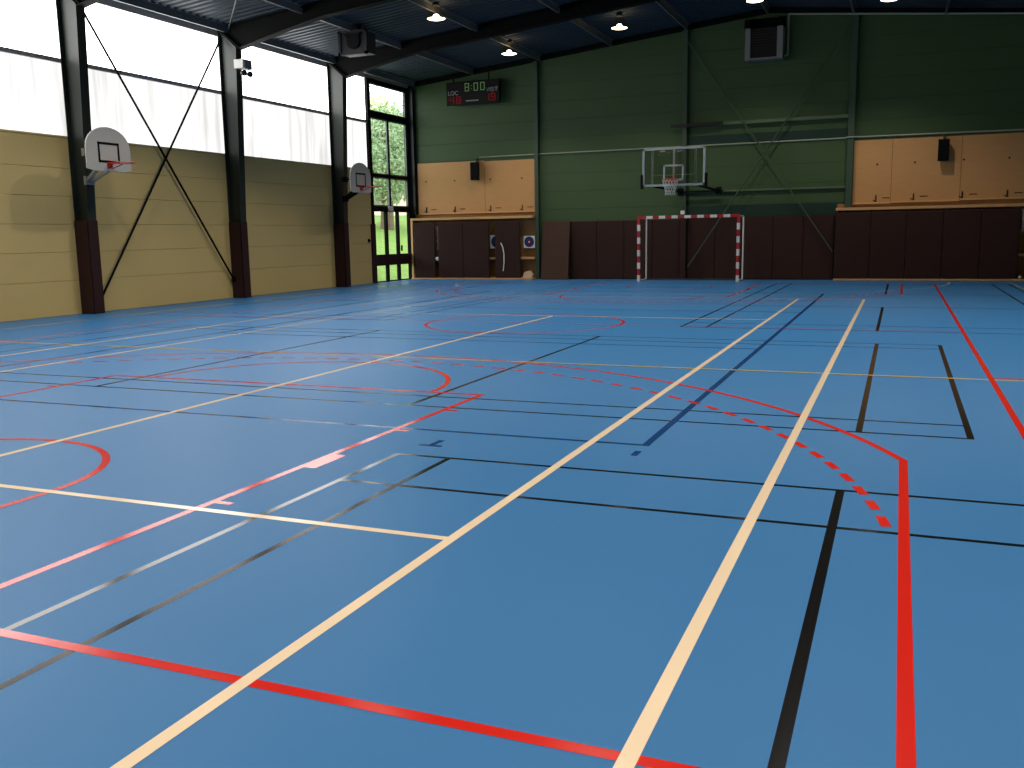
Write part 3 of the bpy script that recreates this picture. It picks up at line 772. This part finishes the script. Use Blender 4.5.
# ---------------------------------------------------------------- outside, seen through the glazed corner
b = MB()
N = 26
def gz(x, y):
    dd = max(0, (-(x-XL)-1.0)*.5 + max(0, y-30)*.12)
    return -.06 + 3.2*(1-math.exp(-dd/3.6)) + .03*math.sin(x*1.7)*math.cos(y*1.3)
V = [[b.bm.verts.new((XL-.18-42*(i/N)**1.3, 12+60*j/N, gz(XL-.18-42*(i/N)**1.3, 12+60*j/N))) for j in range(N+1)] for i in range(N+1)]
for i in range(N):
    for j in range(N): b.bm.faces.new((V[i][j], V[i+1][j], V[i+1][j+1], V[i][j+1]))
tag(b.build('grass_bank', M['grass'], smooth=True), 'bright grass bank rising outside the glazed corner', 'grass', kind='stuff')
def tree(x, y, h, r, m, lab, seed, nleaf, low):
    rnd = random.Random(seed); g = gz(x, y)
    t = thing('tree', (x, y, g), lab, 'tree', 'trees outside the glazed corner')
    b = MB(); b.rod((x, y, g-.3), (x+.1, y, g+h*.45), .34, 12, .24); b.rod((x+.1, y, g+h*.45), (x, y, g+h*.9), .24, 10, .08)
    for k in range(7):
        a = rnd.random()*6.28; b.rod((x+.05, y, g+h*(.35+.06*k)), (x+r*.7*math.cos(a), y+r*.7*math.sin(a), g+h*(.5+.07*k)), .1, 8, .04)
    b.build('trunk', M['bark'], t)
    b = MB()
    clumps = [(x+rnd.uniform(-r, r)*.75, y+rnd.uniform(-r, r)*.75, g+h*rnd.uniform(low, 1), rnd.uniform(.25, .45)*r) for _ in range(34)]
    for _ in range(nleaf):
        c = rnd.choice(clumps); d = Vector((rnd.gauss(0, 1), rnd.gauss(0, 1), rnd.gauss(0, .8))); d.normalize(); d *= c[3]*rnd.random()**.4
        p = Vector(c[:3])+d; s = rnd.uniform(.06, .13)
        u = Vector((rnd.gauss(0, 1), rnd.gauss(0, 1), rnd.gauss(0, 1))).normalized(); v = u.orthogonal().normalized()
        b.quad([p-u*s, p+v*s*.5, p+u*s, p-v*s*.5])
    b.build('foliage', m, t)
tree(-22.4, 39.2, 5.0, 2.9, M['leaf'], 'green leafy tree whose trunk stands on the bank outside the glazed corner', 3, 17000, .4)
tree(-29.5, 47.5, 6.1, 3.4, M['leaf_pale'], 'paler leafy tree farther off outside the glazed corner', 5, 14000, .3)
hx, hyy = -33.0, 60.0
t = thing('house', (hx, hyy, gz(hx, hyy)), 'pale house beyond the trees outside the glazed corner', 'house')
g = gz(hx, hyy)
MB().box(hx-7, hx+7, hyy, hyy+7, g-.5, g+2.2).build('wall', M['house'], t)
MB().prism([(hyy-.5, g+2.2), (hyy+7.5, g+2.2), (hyy+3.5, g+3.9)], 'x', hx-7.4, hx+7.4).build('roof', M['house_roof'], t)
for k in range(4):
    w = MB().box(hx-5.5+k*3.2, hx-4.3+k*3.2, hyy-.04, hyy+.02, g+.6, g+1.7).build('house_window', M['grey_paint'], t)

# ---------------------------------------------------------------- light, camera, view
w = bpy.data.worlds.new('sky'); S.world = w; w.use_nodes = True
bg = w.node_tree.nodes['Background']; bg.inputs['Color'].default_value = lin((246, 250, 255)); bg.inputs['Strength'].default_value = 2.5

cam = bpy.data.cameras.new('camera'); co = bpy.data.objects.new('camera', cam); C.objects.link(co)
yaw, pitch, roll = 0.391168, 0.158312, -0.016769
cy, sn, cp, sp = math.cos(yaw), math.sin(yaw), math.cos(pitch), math.sin(pitch)
fwd = Vector((-sn*cp, cy*cp, -sp)); rt = Vector((cy, sn, 0)); up = rt.cross(fwd)
r2 = math.cos(roll)*rt + math.sin(roll)*up; u2 = -math.sin(roll)*rt + math.cos(roll)*up
m = Matrix((r2, u2, -fwd)).transposed().to_4x4(); m.translation = (0, 0, H)
co.matrix_world = m
cam.sensor_fit = 'HORIZONTAL'; cam.sensor_width = 36; cam.lens = 937.49/1024*36
cam.clip_start = .05; cam.clip_end = 300
S.camera = co
vs = S.view_settings
vs.view_transform = 'Standard'; vs.look = 'None'; vs.exposure = 0.62; vs.gamma = 1; vs.use_curve_mapping = False
S.cycles.max_bounces = 8; S.cycles.diffuse_bounces = 5; S.cycles.glossy_bounces = 4; S.cycles.transparent_max_bounces = 10
S.cycles.use_denoising = True
S.cycles.sample_clamp_indirect = 6
